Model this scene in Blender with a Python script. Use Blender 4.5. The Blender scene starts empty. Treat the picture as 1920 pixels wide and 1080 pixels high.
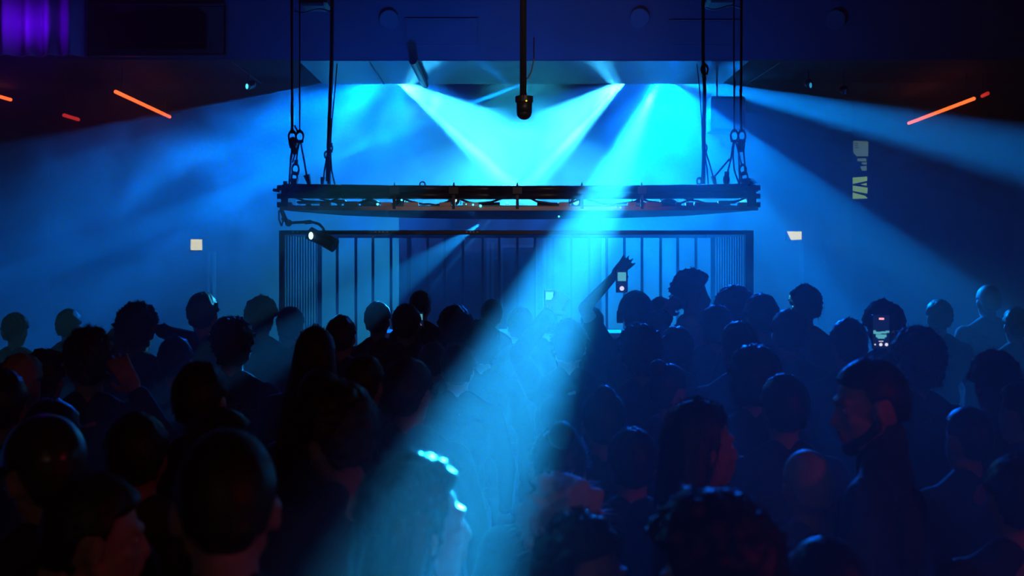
import bpy, bmesh, math, random
import numpy as np
from mathutils import Vector, Matrix, Euler

sc = bpy.context.scene
col = sc.collection
R = math.radians
F = 2059.0                     # focal length in pixels of the 1920 wide frame
HY = 495.0                     # row of the horizon
CZ = 2.0                       # eye height


def P(px, py, d):
    """point of the room seen at pixel (px,py) at distance d"""
    return Vector(((px - 960) * d / F, d, CZ + (HY - py) * d / F))


# ------------------------------------------------------------------ camera
cam = bpy.data.cameras.new('camera')
co = bpy.data.objects.new('camera', cam)
col.objects.link(co)
cam.sensor_width = 36
cam.lens = 36 * F / 1920
cam.shift_y = -(540 - HY) / 1920
co.location = (0, 0, CZ)
co.rotation_euler = (R(90), 0, 0)
cam.clip_start = .05
cam.clip_end = 100
cam.dof.use_dof = True
cam.dof.focus_distance = 8.5
cam.dof.aperture_fstop = 3.6
sc.camera = co

# ------------------------------------------------------------------ world, exposure
w = bpy.data.worlds.new('world')
sc.world = w
w.use_nodes = True
w.node_tree.nodes['Background'].inputs[0].default_value = (0, .02, .1, 1)
w.node_tree.nodes['Background'].inputs[1].default_value = 0.0
sc.view_settings.view_transform = 'Standard'
sc.view_settings.look = 'None'
sc.view_settings.exposure = 0
sc.view_settings.gamma = 1
sc.view_settings.use_curve_mapping = False
sc.cycles.volume_bounces = 0
sc.cycles.max_bounces = 3
sc.cycles.diffuse_bounces = 1
sc.cycles.glossy_bounces = 2

# ------------------------------------------------------------------ lamps of the club
CY = (.005, .30, 1.0)
BL = (.0, .14, 1.0)
CYG = (.035, .52, 1.0)


def spot(name, p, t, size, power, c=CY, blend=.0, rad=.03, gobo=None):
    l = bpy.data.lights.new(name, 'SPOT')
    l.energy = power
    l.color = c
    l.spot_size = R(size)
    l.spot_blend = blend
    l.shadow_soft_size = rad
    o = bpy.data.objects.new(name, l)
    col.objects.link(o)
    o.location = p
    o.rotation_euler = (Vector(t) - Vector(p)).to_track_quat('-Z', 'Y').to_euler()
    if gobo:
        l.use_nodes = True
        nt = l.node_tree
        em = nt.nodes['Emission']
        tc = nt.nodes.new('ShaderNodeTexCoord')
        nz = nt.nodes.new('ShaderNodeTexNoise')
        nz.inputs['Scale'].default_value = gobo
        nz.inputs['Detail'].default_value = 3
        mr = nt.nodes.new('ShaderNodeMapRange')
        mr.inputs[1].default_value = .38
        mr.inputs[2].default_value = .66
        mr.inputs[3].default_value = .25
        mr.inputs[4].default_value = 1.7
        nt.links.new(tc.outputs['Normal'], nz.inputs['Vector'])
        nt.links.new(nz.outputs['Fac'], mr.inputs[0])
        nt.links.new(mr.outputs[0], em.inputs['Strength'])
    return o


def point(name, p, power, c, rad=.05):
    l = bpy.data.lights.new(name, 'POINT')
    l.energy = power
    l.color = c
    l.shadow_soft_size = rad
    o = bpy.data.objects.new(name, l)
    col.objects.link(o)
    o.location = p
    return o


LL = P(745, 128, 14.3)
LR = P(1236, 139, 14.3)
spot('flood_left', LL, P(330, 520, 9.0), 110, 2600, (.0, .15, 1), .25, .02, 5)
spot('fan_left', LL, P(240, 215, 10.6), 54, 9500, (.0, .20, 1), .9, .02, 9)
spot('flood_right', LR, P(1500, 470, 9.0), 110, 2600, (.0, .15, 1), .25, .02, 5)
spot('fan_right', LR, P(1880, 300, 11.0), 11.5, 36000, (.0, .25, 1), .12, .02)
spot('low_right', LR, P(1330, 640, 11.0), 50, 7000, (.0, .24, 1), .05, .02, 6)
spot('beam_right_low', P(1262, 159, 13.6), P(1450, 640, 3.9), 9.5, 9000, (.0, .12, 1), .5, .03)
spot('beam_left_low', P(650, 159, 13.6), P(360, 680, 4.6), 6, 2500, (.0, .12, 1), .6, .03)
# the long beam that falls over the crowd towards the camera
spot('beam_long', P(1233, 150, 13.95), P(748, 1130, 1.45), 1.2, 3300000, (.014, .42, 1), .3, .05)
spot('beam_long_halo', P(1236, 150, 13.95), P(800, 1130, 1.45), 2.6, 130000, (.0, .2, 1), 1, .05)
# the pair that crosses over the canopy
spot('beam_cross_left', P(738, 146, 14.0), P(950, 276, 11.6), 15, 26000, CYG, .3, .02)
spot('beam_cross_right', P(1178, 146, 14.0), P(1002, 276, 11.6), 15, 26000, CYG, .3, .02)
spot('beam_cross_left_core', P(738, 147, 14.0), P(958, 343, 11.4), 2.4, 160000, CYG, .6, .02)
spot('beam_cross_right_core', P(1178, 147, 14.0), P(992, 343, 11.4), 2.4, 160000, CYG, .6, .02)
# back wash filling the haze behind the bulkhead
spot('back_wash_left', P(720, 60, 14.8), P(740, 420, 16.2), 100, 3000, (.03, .62, 1), .8, .1, 4)
spot('back_wash_right', P(1275, 60, 14.6), P(1255, 420, 15.4), 78, 3200, CYG, .8, .1, 4)
spot('back_wash_middle', P(985, 50, 14.9), P(985, 380, 16.0), 84, 5000, (.02, .62, 1), .9, .1, 4)
# narrow ones under the canopy
spot('beam_under', P(932, 398, 11.6), P(790, 560, 11.5), 3.4, 2600, CY, .1, .01)
spot('beam_under_low', P(900, 420, 10.8), P(500, 700, 5.5), 5, 4000, CY, .4, .01)
spot('beam_thin_left', P(1000, 150, 14.2), P(0, 530, 8.5), 2.2, 90000, (.0, .22, 1), .5, .02)
# added blue fills without fixtures, placed at the canopy, aimed at the bulkhead
spot('bulkhead_fill_left', P(800, 370, 9.9), P(740, 40, 12), 110, 330, (.0, .09, 1), 1, .1)
spot('bulkhead_fill_right', P(1180, 370, 9.9), P(1240, 40, 12), 110, 260, (.0, .08, 1), 1, .1)
# house lights, and added warm fills with no seen source
point('violet_wash', P(38, 42, 11.45), 9, (.16, .0, 1))
spot('truss_fill', (.8, 3.0, 4.6), P(970, 378, 9), 24, 260, (1, .72, .62), .6, .05)  # added spot lifting the pale boards of the truss
spot('red_side_light', (3.2, -.3, 2.6), (-.5, 2.2, 1.5), 70, 34, (1, .05, .06), .6, .2)
spot('warm_fill', (-.6, -2.4, 2.9), (0, 3, 1.6), 80, 15, (1, .5, .42), .8, .4)  # unseen warm spot added behind the camera for near skin

# ------------------------------------------------------------------ materials
MATS = {}


def mat(name, base, rough=.6, metal=0, emit=None, es=1, noise=0, nscale=8, spec=.5, bump=0):
    if name in MATS:
        return MATS[name]
    m = bpy.data.materials.new(name)
    m.use_nodes = True
    nt = m.node_tree
    b = nt.nodes['Principled BSDF']
    b.inputs['Base Color'].default_value = (*base, 1)
    b.inputs['Roughness'].default_value = rough
    b.inputs['Metallic'].default_value = metal
    b.inputs['Specular IOR Level'].default_value = spec
    if emit:
        b.inputs['Emission Color'].default_value = (*emit, 1)
        b.inputs['Emission Strength'].default_value = es
    if noise or bump:
        tc = nt.nodes.new('ShaderNodeTexCoord')
        nz = nt.nodes.new('ShaderNodeTexNoise')
        nz.inputs['Scale'].default_value = nscale
        nz.inputs['Detail'].default_value = 4
        nt.links.new(tc.outputs['Object'], nz.inputs['Vector'])
        if noise:
            mx = nt.nodes.new('ShaderNodeMix')
            mx.data_type = 'RGBA'
            mx.inputs[6].default_value = (*[c * (1 - noise) for c in base], 1)
            mx.inputs[7].default_value = (*[min(1, c * (1 + noise)) for c in base], 1)
            nt.links.new(nz.outputs['Fac'], mx.inputs[0])
            nt.links.new(mx.outputs[2], b.inputs['Base Color'])
        if bump:
            bp = nt.nodes.new('ShaderNodeBump')
            bp.inputs['Strength'].default_value = bump
            bp.inputs['Distance'].default_value = .02
            nt.links.new(nz.outputs['Fac'], bp.inputs['Height'])
            nt.links.new(bp.outputs[0], b.inputs['Normal'])
    MATS[name] = m
    return m


M_WALL = mat('wall_paint', (.10, .11, .13), .8, noise=.3, nscale=1.2, bump=.2)
M_BACK = mat('back_wall_paint', (.045, .048, .05), .8, noise=.15, nscale=1.5)
M_DARKWALL = mat('dark_wall_paint', (.03, .032, .04), .8, noise=.4, nscale=1.0)
M_FLOOR = mat('club_floor', (.03, .03, .035), .5, noise=.5, nscale=3)
M_CEIL = mat('ceiling_paint', (.03, .033, .04), .7, noise=.4, nscale=1.5)
M_SOFFIT = mat('gloss_soffit', (.10, .12, .14), .16, noise=.3, nscale=1.2, bump=.06)
M_BULK = mat('bulkhead_paint', (.10, .12, .16), .45, noise=.25, nscale=1.4)
M_BLACK = mat('black_metal', (.012, .012, .014), .45, .0)
M_STEEL = mat('steel', (.25, .25, .27), .3, .9)
M_WOOD = mat('pale_board', (.75, .58, .55), .6, noise=.3, nscale=12)
M_CANOPY = mat('canopy_board', (.10, .10, .11), .35, noise=.2)
M_RED = mat('red_light_tube', (.1, .01, .01), .4, emit=(1, .13, .025), es=2.6)
M_REDDIM = mat('red_light_tube_dim', (.1, .01, .01), .4, emit=(1, .04, .03), es=.7)
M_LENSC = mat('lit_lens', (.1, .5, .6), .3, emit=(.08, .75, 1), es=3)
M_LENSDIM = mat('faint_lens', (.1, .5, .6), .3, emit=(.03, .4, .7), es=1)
M_WHITEL = mat('lit_white_lens', (.5, .5, .5), .3, emit=(.6, .9, .9), es=2)
M_SIGN = mat('lit_sign_face', (.5, .5, .3), .4, emit=(1, .85, .0), es=1.25)
M_YEL = mat('banner_yellow_glow', (.55, .62, .20), .7, emit=(.30, .55, .10), es=.7)  # cloth given a glow of its own in place of light on it
M_YELDIM = mat('banner_pale_glow', (.35, .42, .30), .7, emit=(.16, .30, .14), es=.5)  # paler print, self-glowing as well though no lamp
M_CURT = mat('violet_curtain', (.30, .16, .42), .8, noise=.2)
M_PANEL = mat('wall_panel_paint', (.05, .07, .06), .6, noise=.3)
M_SPK = mat('speaker_grille', (.14, .17, .2), .6)

# ------------------------------------------------------------------ mesh helpers


def link(name, me, m=None, parent=None, smooth=False):
    o = bpy.data.objects.new(name, me)
    col.objects.link(o)
    if m:
        me.materials.append(m)
    if smooth:
        me.polygons.foreach_set('use_smooth', [True] * len(me.polygons))
    if parent:
        o.parent = parent
    return o


class MB:
    def __init__(s):
        s.b = bmesh.new()

    def box(s, a, c, bev=0):
        x0, y0, z0 = a
        x1, y1, z1 = c
        r = bmesh.ops.create_cube(s.b, size=1)
        vs = r['verts']
        for v in vs:
            v.co = Vector((x0 + (v.co.x + .5) * (x1 - x0), y0 + (v.co.y + .5) * (y1 - y0), z0 + (v.co.z + .5) * (z1 - z0)))
        if bev:
            es = list({e for v in vs for e in v.link_edges})
            bmesh.ops.bevel(s.b, geom=es, offset=bev, segments=1, affect='EDGES')
        return s

    def tube(s, p, q, r, r2=None, n=8):
        p, q = Vector(p), Vector(q)
        d = q - p
        L = d.length
        if L < 1e-6:
            return s
        mt = Matrix.Translation((p + q) / 2) @ d.to_track_quat('Z', 'Y').to_matrix().to_4x4()
        bmesh.ops.create_cone(s.b, cap_ends=True, segments=n, radius1=r, radius2=r if r2 is None else r2, depth=L, matrix=mt)
        return s

    def path(s, pts, r, n=6):
        for a, b in zip(pts[:-1], pts[1:]):
            s.tube(a, b, r, n=n)
        return s

    def ball(s, c, r, sc3=(1, 1, 1), u=12, v=8):
        mt = Matrix.Translation(c) @ Matrix.Diagonal((*sc3, 1))
        bmesh.ops.create_uvsphere(s.b, u_segments=u, v_segments=v, radius=r, matrix=mt)
        return s

    def ring(s, c, r, t, axis=(0, 1, 0), n=14, m=6, sc3=(1, 1, 1)):
        q = Vector(axis).to_track_quat('Z', 'Y').to_matrix()
        vs = []
        for i in range(n):
            a = 2 * math.pi * i / n
            for j in range(m):
                b = 2 * math.pi * j / m
                v = Vector(((r + t * math.cos(b)) * math.cos(a) * sc3[0], (r + t * math.cos(b)) * math.sin(a) * sc3[1], t * math.sin(b)))
                vs.append(s.b.verts.new(Vector(c) + q @ v))
        for i in range(n):
            for j in range(m):
                s.b.faces.new((vs[i * m + j], vs[((i + 1) % n) * m + j], vs[((i + 1) % n) * m + (j + 1) % m], vs[i * m + (j + 1) % m]))
        return s

    def prism(s, pts, h):
        """polygon pts (3d) extruded by vector h"""
        a = [s.b.verts.new(p) for p in pts]
        b = [s.b.verts.new(Vector(p) + Vector(h)) for p in pts]
        n = len(a)
        s.b.faces.new(a[::-1])
        s.b.faces.new(b)
        for i in range(n):
            s.b.faces.new((a[i], a[(i + 1) % n], b[(i + 1) % n], b[i]))
        return s

    def build(s, name, m=None, parent=None, smooth=False):
        bmesh.ops.recalc_face_normals(s.b, faces=s.b.faces[:])
        me = bpy.data.meshes.new(name)
        s.b.to_mesh(me)
        s.b.free()
        return link(name, me, m, parent, smooth)


def empty(name, loc):
    o = bpy.data.objects.new(name, None)
    o.empty_display_size = .1
    col.objects.link(o)
    o.location = loc
    return o


def tag(o, label, cat, group=None):
    o['label'] = label
    o['category'] = cat
    if group:
        o['group'] = group
    return o


def structure(o, label=None):
    o['kind'] = 'structure'
    if label:
        o['label'] = label
    return o


def child(mb, name, m, root, smooth=False):
    """mesh in world coordinates made a child of an empty placed at root.location"""
    o = mb.build(name, m, root, smooth)
    o.matrix_parent_inverse = Matrix.Translation(-Vector(root.location))
    return o


# ------------------------------------------------------------------ haze
def haze(name, a, b, dens, g, noise=None):
    o = MB().box(a, b).build(name)
    m = bpy.data.materials.new(name)
    m.use_nodes = True
    nt = m.node_tree
    nt.nodes.clear()
    out = nt.nodes.new('ShaderNodeOutputMaterial')
    v = nt.nodes.new('ShaderNodeVolumeScatter')
    v.inputs['Density'].default_value = dens
    v.inputs['Anisotropy'].default_value = g
    v.inputs['Color'].default_value = (1, 1, 1, 1)
    nt.links.new(v.outputs[0], out.inputs['Volume'])
    if noise:
        tc = nt.nodes.new('ShaderNodeTexCoord')
        nz = nt.nodes.new('ShaderNodeTexNoise')
        nz.inputs['Scale'].default_value = noise
        nz.inputs['Detail'].default_value = 2.5
        nz.inputs['Distortion'].default_value = .8
        mr = nt.nodes.new('ShaderNodeMapRange')
        mr.inputs[1].default_value = .45
        mr.inputs[2].default_value = .75
        mr.inputs[3].default_value = 0
        mr.inputs[4].default_value = dens
        nt.links.new(tc.outputs['Object'], nz.inputs['Vector'])
        nt.links.new(nz.outputs['Fac'], mr.inputs[0])
        # thins out towards the sides of the cloud
        sx = nt.nodes.new('ShaderNodeSeparateXYZ')
        nt.links.new(tc.outputs['Generated'], sx.inputs[0])
        prev = mr.outputs[0]
        for k, (e0, e1) in enumerate(((.0, .18), (.0, .2), (.0, .5))):
            for lo, hi in ((e0, e1),) + (((1, .82),) if k < 2 else ()):
                r2 = nt.nodes.new('ShaderNodeMapRange')
                r2.interpolation_type = 'SMOOTHSTEP'
                r2.inputs[1].default_value = lo
                r2.inputs[2].default_value = hi
                if lo > hi:
                    r2.inputs[1].default_value, r2.inputs[2].default_value = hi, lo
                    r2.inputs[3].default_value, r2.inputs[4].default_value = 1, 0
                nt.links.new(sx.outputs[k], r2.inputs[0])
                ml = nt.nodes.new('ShaderNodeMath')
                ml.operation = 'MULTIPLY'
                nt.links.new(prev, ml.inputs[0])
                nt.links.new(r2.outputs[0], ml.inputs[1])
                prev = ml.outputs[0]
        nt.links.new(prev, v.inputs['Density'])
    o.data.materials.append(m)
    o['kind'] = 'stuff'
    o['label'] = 'blue lit stage haze filling the whole room' if not noise else 'thicker drifting smoke wisps behind the canopy'
    o['category'] = 'haze'
    return o


XW0, XW1, YB, ZC = -8.0, 8.0, 19.0, 6.2
haze('smoke_wisps', (-6.4, 10.2, 1.0), (3.0, 16.2, 4.2), .26, .3, 1.25)
haze('haze', (XW0 + .02, -3.4, .02), (XW1 - .02, YB - .02, ZC - .02), .035, .4)

# ------------------------------------------------------------------ room shell
structure(MB().box((XW0, -3.5, -.2), (XW1, YB, 0)).build('floor', M_FLOOR))
structure(MB().box((XW0, -3.5, ZC), (XW1, YB, ZC + .2)).build('ceiling', M_CEIL))
structure(MB().box((XW0 - .2, -3.5, 0), (XW0, YB, ZC)).build('wall_left', M_DARKWALL))
structure(MB().box((XW1, -3.5, 0), (XW1 + .2, YB, ZC)).build('wall_right', M_DARKWALL))
structure(MB().box((XW0 - .2, YB, 0), (XW1 + .2, YB + .2, ZC)).build('wall_back', M_BACK))
structure(MB().box((XW0 - .2, -3.7, 0), (XW1 + .2, -3.5, ZC)).build('wall_front', M_DARKWALL))

# bulkhead above the booth with the recess behind it
D1, D2 = 12.0, 13.55
ZB = P(0, 112, D1).z
OX0, OX1 = P(603, 155, D2).x, P(1352, 155, D2).x
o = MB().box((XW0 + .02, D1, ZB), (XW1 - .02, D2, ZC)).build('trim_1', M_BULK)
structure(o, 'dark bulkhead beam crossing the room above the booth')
o.data.materials.append(mat('underside_shade', (.006, .006, .008), .8))  # underside shade put into the colour, far darker than the bulkhead paint
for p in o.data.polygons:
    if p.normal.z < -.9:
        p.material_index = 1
structure(MB().box((P(560, 0, D1).x, D1 + .01, ZB - .012), (P(1405, 0, D1).x, D2, ZB)).build('trim_9', M_SOFFIT), 'glossy soffit panel under the bulkhead mirroring the beams')
for i, (a, b, c) in enumerate([(XW0 + .02, OX0, -5.85), (XW1 - .02, OX1, 7.7)]):
    structure(MB().prism([(a, D2, ZB), (b, D2, ZB), (c, 17.2, ZB), (a, 17.2, ZB)], (0, 0, .3)).build('trim_%d' % (i + 2), M_CEIL), 'lowered side ceiling beside the lamp recess')

# ------------------------------------------------------------------ bulkhead face: panels, ceiling speakers, curtain
def frame_panel(name, x0, x1, y0, y1, d, m, label, cat, depth=.05, m2=None, bar=3, pr=.02):
    t = tag(empty(name, P((x0 + x1) / 2, y1, d)), label, cat)
    a, b = P(x0, y1, d), P(x1, y0, d)
    child(MB().box((a.x, d - depth, a.z), (b.x, d, b.z), .01), 'panel', m, t)
    f = MB()
    e = bar * d / F
    f.box((a.x - e, d - depth - pr, a.z - e), (a.x, d, b.z + e)).box((b.x, d - depth - pr, a.z - e), (b.x + e, d, b.z + e))
    f.box((a.x, d - depth - pr, a.z - e), (b.x, d, a.z)).box((a.x, d - depth - pr, b.z), (b.x, d, b.z + e))
    child(f, 'frame', m2 or m, t)
    return t


DB = D1 - .004
frame_panel('wall_panel', 176, 425, 12, 104, DB - .03, M_PANEL, 'wide greenish wall panel left on the bulkhead above the red tubes', 'panel', .03)
frame_panel('screen', 208, 386, 31, 90, DB - .09, mat('dark_screen', (.006, .006, .012), .3), 'black unlit screen on the greenish panel upper left', 'screen', .05)
frame_panel('access_panel', 760, 896, 36, 84, DB, M_BULK, 'plain access panel on bulkhead left of the hanging pole', 'panel', .012, M_SPK, 1, .003)
frame_panel('access_panel', 1254, 1386, 39, 85, DB, M_BULK, 'plain access panel on bulkhead behind the right rigging', 'panel', .012, M_SPK, 1, .003)
for x, y, lb in [(730, 38, 'round ceiling speaker disc on bulkhead left of the hanging pole'),
                 (1199, 35, 'round ceiling speaker disc on bulkhead right of the hanging pole'),
                 (1565, 38, 'round ceiling speaker disc far right on the bulkhead'),
                 (403, 38, 'round ceiling speaker disc beside the black screen')]:
    t = tag(empty('ceiling_speaker', P(x, y, DB)), lb, 'speaker', 'round speakers on the bulkhead')
    c = P(x, y, DB)
    child(MB().tube(c, c - Vector((0, .04, 0)), .10, n=24), 'grille', M_SPK, t)
    child(MB().ring(c - Vector((0, .035, 0)), .10, .006, n=24), 'rim', M_BULK, t)
# curtain, pleated, one mesh
t0, t1 = P(-60, 104, DB - .25), P(160, -60, DB - .25)
n = 90
vs, fs = [], []
for i in range(n + 1):
    u = i / n
    x = t0.x + (t1.x - t0.x) * u
    y = DB - .25 + .05 * math.sin(u * 34) + .03 * math.sin(u * 13 + 1)
    vs += [(x, y, t0.z), (x, y, t1.z)]
    vs += [(x, y + .03, t0.z), (x, y + .03, t1.z)]
for i in range(n):
    a = i * 4
    b = a + 4
    fs += [(a, b, b + 1, a + 1), (a + 2, a + 3, b + 3, b + 2), (a, a + 2, b + 2, b), (a + 1, b + 1, b + 3, a + 3)]
me = bpy.data.meshes.new('curtain')
me.from_pydata(vs, [], fs)
tag(link('curtain', me, M_CURT, smooth=True), 'violet lit pleated curtain in the upper left corner', 'curtain')

# red tubes under the side ceilings (they run away from the camera)


def red_tube(x0, y0, x1, y1, Z, label, m=M_RED, r=.022, gap=None):
    def at(x, y):
        d = (Z - CZ) * F / (HY - y)
        return P(x, y, d)
    a, b = at(x0, y0), at(x1, y1)
    t = tag(empty('light_tube', (a + b) / 2), label, 'lamp', 'red light tubes')
    if gap:
        m1 = a.lerp(b, gap)
        m2 = a.lerp(b, gap + .03)
        child(MB().tube(a, m1, r), 'tube', m, t)
        child(MB().tube(m2, b, r), 'tube', m, t)
    else:
        child(MB().tube(a, b, r), 'tube', m, t)
    for q in (.1, .9):
        c = a.lerp(b, q)
        child(MB().tube(c, (c.x, c.y, ZB), .005), 'hanger', M_BLACK, t)


red_tube(217, 172, 318, 219, 3.9, 'long orange red light tube under the left side ceiling', gap=.78)
red_tube(120, 216, 147, 224, 3.75, 'short dim red light tube low at far left', M_REDDIM)
red_tube(-60, 164, 20, 187, 4.1, 'red light tube cut off by the left picture edge')
red_tube(1704, 231, 1826, 185, 3.9, 'long orange red light tube under the right side ceiling')
red_tube(1842, 180, 1852, 175, 3.95, 'tiny stub of red light tube at upper right', M_REDDIM)

# ------------------------------------------------------------------ back wall things
DW = YB - .12
t = tag(empty('exit_light', P(368, 470, DW)), 'small square lit yellow sign lamp on the left', 'lamp')
a, b = P(358, 469, DW), P(379, 449, DW)
child(MB().box((a.x - .02, DW, a.z - .02), (b.x + .02, YB, b.z + .02), .01), 'case', M_BLACK, t)
child(MB().box((a.x, DW - .02, a.z), (b.x, DW + .02, b.z), .005), 'lit_face', M_SIGN, t)
t = tag(empty('exit_light', P(1491, 455, DW)), 'lit yellow white sign lamp on the right, slanting sides', 'lamp')
q = [P(1476, 434, DW), P(1503, 434, DW), P(1503, 449, DW), P(1484, 450, DW)]
child(MB().prism(q, (0, .06, 0)), 'lit_face', M_SIGN, t)
c = P(1490, 434, DW)
child(MB().box((c.x - .14, DW + .03, c.z - .16), (c.x + .13, YB, c.z + .02), .01), 'case', M_BLACK, t)
for (x0, x1, y0, i, lb) in [(389, 391, 472, 4, 'left door post below the left sign lamp'), (399, 402, 472, 5, 'right door post below the left sign lamp'), (1502, 1507, 456, 7, 'post below the right sign lamp')]:
    structure(MB().box((P(x0, 0, DW).x, DW, 0), (P(x1, 0, DW).x, YB, P(0, y0, DW).z)).build('trim_%d' % (i if i != 7 else 8), M_SPK), lb)
# projecting wall on the right with its edge at x=1600
xr = P(1598, 0, 17.5).x
structure(MB().box((xr, 17.5, 0), (XW1 - .02, YB, ZC - .02)).build('trim_6', M_DARKWALL), 'projecting dark wall block on the right behind the banner')
xl = P(-40, 0, 14).x
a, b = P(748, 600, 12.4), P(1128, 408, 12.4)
t = tag(empty('shade_panel', Vector(((a.x + b.x) / 2, 12.4, 0))), 'dark panel added behind the cage in place of canopy shade', 'panel')
child(MB().box((a.x, 12.4, 0), (b.x, 12.46, b.z)), 'panel', M_BLACK, t)  # added dark sheet standing in for the shade of the canopy
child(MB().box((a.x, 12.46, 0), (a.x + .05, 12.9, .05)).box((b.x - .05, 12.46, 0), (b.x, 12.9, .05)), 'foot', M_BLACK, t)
# door frames far inside the cage
fr = MB()
for (x0, y0, x1, y1) in [(912, 442, 917, 600), (921, 455, 926, 600), (939, 459, 1006, 464), (939, 464, 943, 600), (1002, 464, 1007, 600), (1018, 442, 1024, 600), (921, 482, 935, 486)]:
    a, b = P(x0, y1, 12.3), P(x1, y0, 12.3)
    fr.box((a.x, 12.3, a.z), (b.x, 12.4, b.z))
tag(fr.build('door_frame', M_SPK), 'faint upright door frame seen behind the cage bars', 'frame')

# banner
t = tag(empty('banner', P(1613, 376, 17.46)), 'narrow yellow green vertical banner with black strokes on right', 'banner')


def flat(pts, d, name, m, th=.004):
    child(MB().prism([P(x, y, d) for x, y in pts], (0, th, 0)), name, m, t)


flat([(1598, 262), (1629, 262), (1629, 376), (1598, 376)], 17.46, 'cloth', mat('banner_blue', (.03, .06, .16), .7), .02)
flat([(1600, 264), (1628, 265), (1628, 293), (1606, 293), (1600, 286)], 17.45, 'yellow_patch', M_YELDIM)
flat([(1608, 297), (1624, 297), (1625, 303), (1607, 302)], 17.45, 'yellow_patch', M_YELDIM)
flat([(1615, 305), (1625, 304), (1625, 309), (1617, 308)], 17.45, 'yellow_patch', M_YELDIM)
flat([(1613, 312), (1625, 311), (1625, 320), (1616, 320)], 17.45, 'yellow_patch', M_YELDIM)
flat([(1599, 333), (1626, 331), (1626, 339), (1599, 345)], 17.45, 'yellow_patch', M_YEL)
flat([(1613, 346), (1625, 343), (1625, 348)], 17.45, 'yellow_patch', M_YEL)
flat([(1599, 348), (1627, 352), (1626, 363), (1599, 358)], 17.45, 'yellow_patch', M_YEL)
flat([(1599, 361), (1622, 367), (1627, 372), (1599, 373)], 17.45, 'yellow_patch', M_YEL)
for yy in (268, 272, 276):
    flat([(1603, yy), (1609, yy), (1609, yy + 1.5), (1603, yy + 1.5)], 17.44, 'letter', M_BLACK)

# ------------------------------------------------------------------ black loudspeaker whose shadow cuts the right fan
t = tag(empty('loudspeaker', P(1370, 245, 13.2)), 'dark loudspeaker cabinet hanging beside the right rigging', 'speaker')
a, b = P(1333, 246, 13.2), P(1398, 180, 13.2)
child(MB().box((a.x, 13.2, a.z), (b.x, 13.5, b.z), .015), 'cabinet', M_BLACK, t)
child(MB().box((a.x + .03, 13.18, a.z + .03), (b.x - .03, 13.2, b.z - .03), .004), 'grille', M_SPK, t)
child(MB().tube((a.x + .1, 13.35, b.z), (a.x + .1, 13.35, ZB), .012).tube((b.x - .1, 13.35, b.z), (b.x - .1, 13.35, ZB), .012), 'bracket', M_BLACK, t)

# ------------------------------------------------------------------ canopy with lighting truss
TD = 9.0
s = TD / F


def T(px, py, dd=0):
    return P(px, py, TD + dd)


truss = tag(empty('lighting_truss', T(970, 392)), 'long dark lighting truss with a solid canopy hung on chains over the booth', 'truss')
zt0, zt1 = T(0, 375).z, T(0, 349).z
# slightly sagging top beam
m = MB()
xs = [538, 640, 740, 850, 960, 1090, 1200, 1300, 1410]
for a, b in zip(xs[:-1], xs[1:]):
    def sg(x):
        return 4 * (1 - ((x - 970) / 440) ** 2)
    pa, pb = T(a, 351 + sg(a)), T(b, 351 + sg(b))
    pc, pd = T(a, 365 + sg(a) * .5), T(b, 365 + sg(b) * .5)
    m.tube(pa, pb, .03, n=12).tube(pc, pd, .03, n=12)
child(m, 'chord', M_BLACK, truss, True)
m = MB()
for a, b in zip(xs[:-1], xs[1:]):
    m.box((T(a, 0).x, TD + .02, T(0, 368).z), (T(b, 0).x, TD + .05, T(0, 353).z))
child(m, 'web_plate', M_BLACK, truss)
# canopy board: straight front edge, arched rear edge
zc = T(0, 392).z
pts = [Vector((T(526, 0).x, TD, zc)), Vector((T(1420, 0).x, TD, zc))]
for i in range(13):
    u = 1 - i / 12
    x = T(526 + 894 * u, 0).x
    pts.append(Vector((x, TD + .35 + 1.75 * math.sin(math.pi * u) ** .55, zc)))
child(MB().prism(pts, (0, 0, .03)), 'canopy', M_CANOPY, truss)
lip = MB()
lip.box((T(526, 0).x, TD - .03, zc - .012), (T(1420, 0).x, TD, zc + .02))
child(lip, 'edge_strip', M_WOOD, truss)
k = 0
for x0, x1 in [(533, 548), (600, 620), (645, 672), (714, 735), (757, 785), (824, 846), (868, 898), (1048, 1066), (1176, 1192), (1208, 1240), (1267, 1277), (1286, 1300), (1302, 1345), (1384, 1418)]:
    child(MB().box((T(x0, 0).x, TD - .02, zc + .02), (T(x1, 0).x, TD + .04, zc + .055), .004), 'slat', M_WOOD, truss)
# end plates with clamps
for sx, x0, x1 in [(-1, 524, 545), (1, 1396, 1421)]:
    e = MB()
    e.box((T(x0 + 4, 0).x, TD - .03, zc), (T(x1 - 4, 0).x, TD + .3, T(0, 346).z), .01)
    for yy in (352, 368, 384):
        xe = x0 if sx < 0 else x1
        e.tube(T(xe - 4, yy), T(xe + 4, yy), .022, n=10)
    e.tube(T(x0 if sx < 0 else x1, 358), T((x0 - 12) if sx < 0 else x1 - 2, 356 if sx > 0 else 356), .012)
    child(e, 'end_plate', M_BLACK, truss)
e = MB()
for k in range(9):
    a_ = R(20 + k * 18)
    c = T(1408, 346)
    e.tube(c, c + Vector((math.cos(a_) * .05, 0, math.sin(a_) * .05)), .004, n=5)
child(e, 'cable_ends', M_BLACK, truss)
# clamps standing proud of the top beam
for x in (740, 851, 1091, 1203, 970):
    c = T(x, 352)
    m = MB().box((c.x - .045, TD - .05, c.z - .06), (c.x + .045, TD + .07, c.z + .01), .008)
    m.tube(c, c + Vector((0, 0, .045)), .012, .004)
    m.box((c.x - .012, TD - .04, zc), (c.x + .012, TD + .0, c.z))
    child(m, 'clamp', M_BLACK, truss)
child(MB().ring(T(792, 346), .022, .006), 'eye_bolt', M_BLACK, truss)

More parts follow.
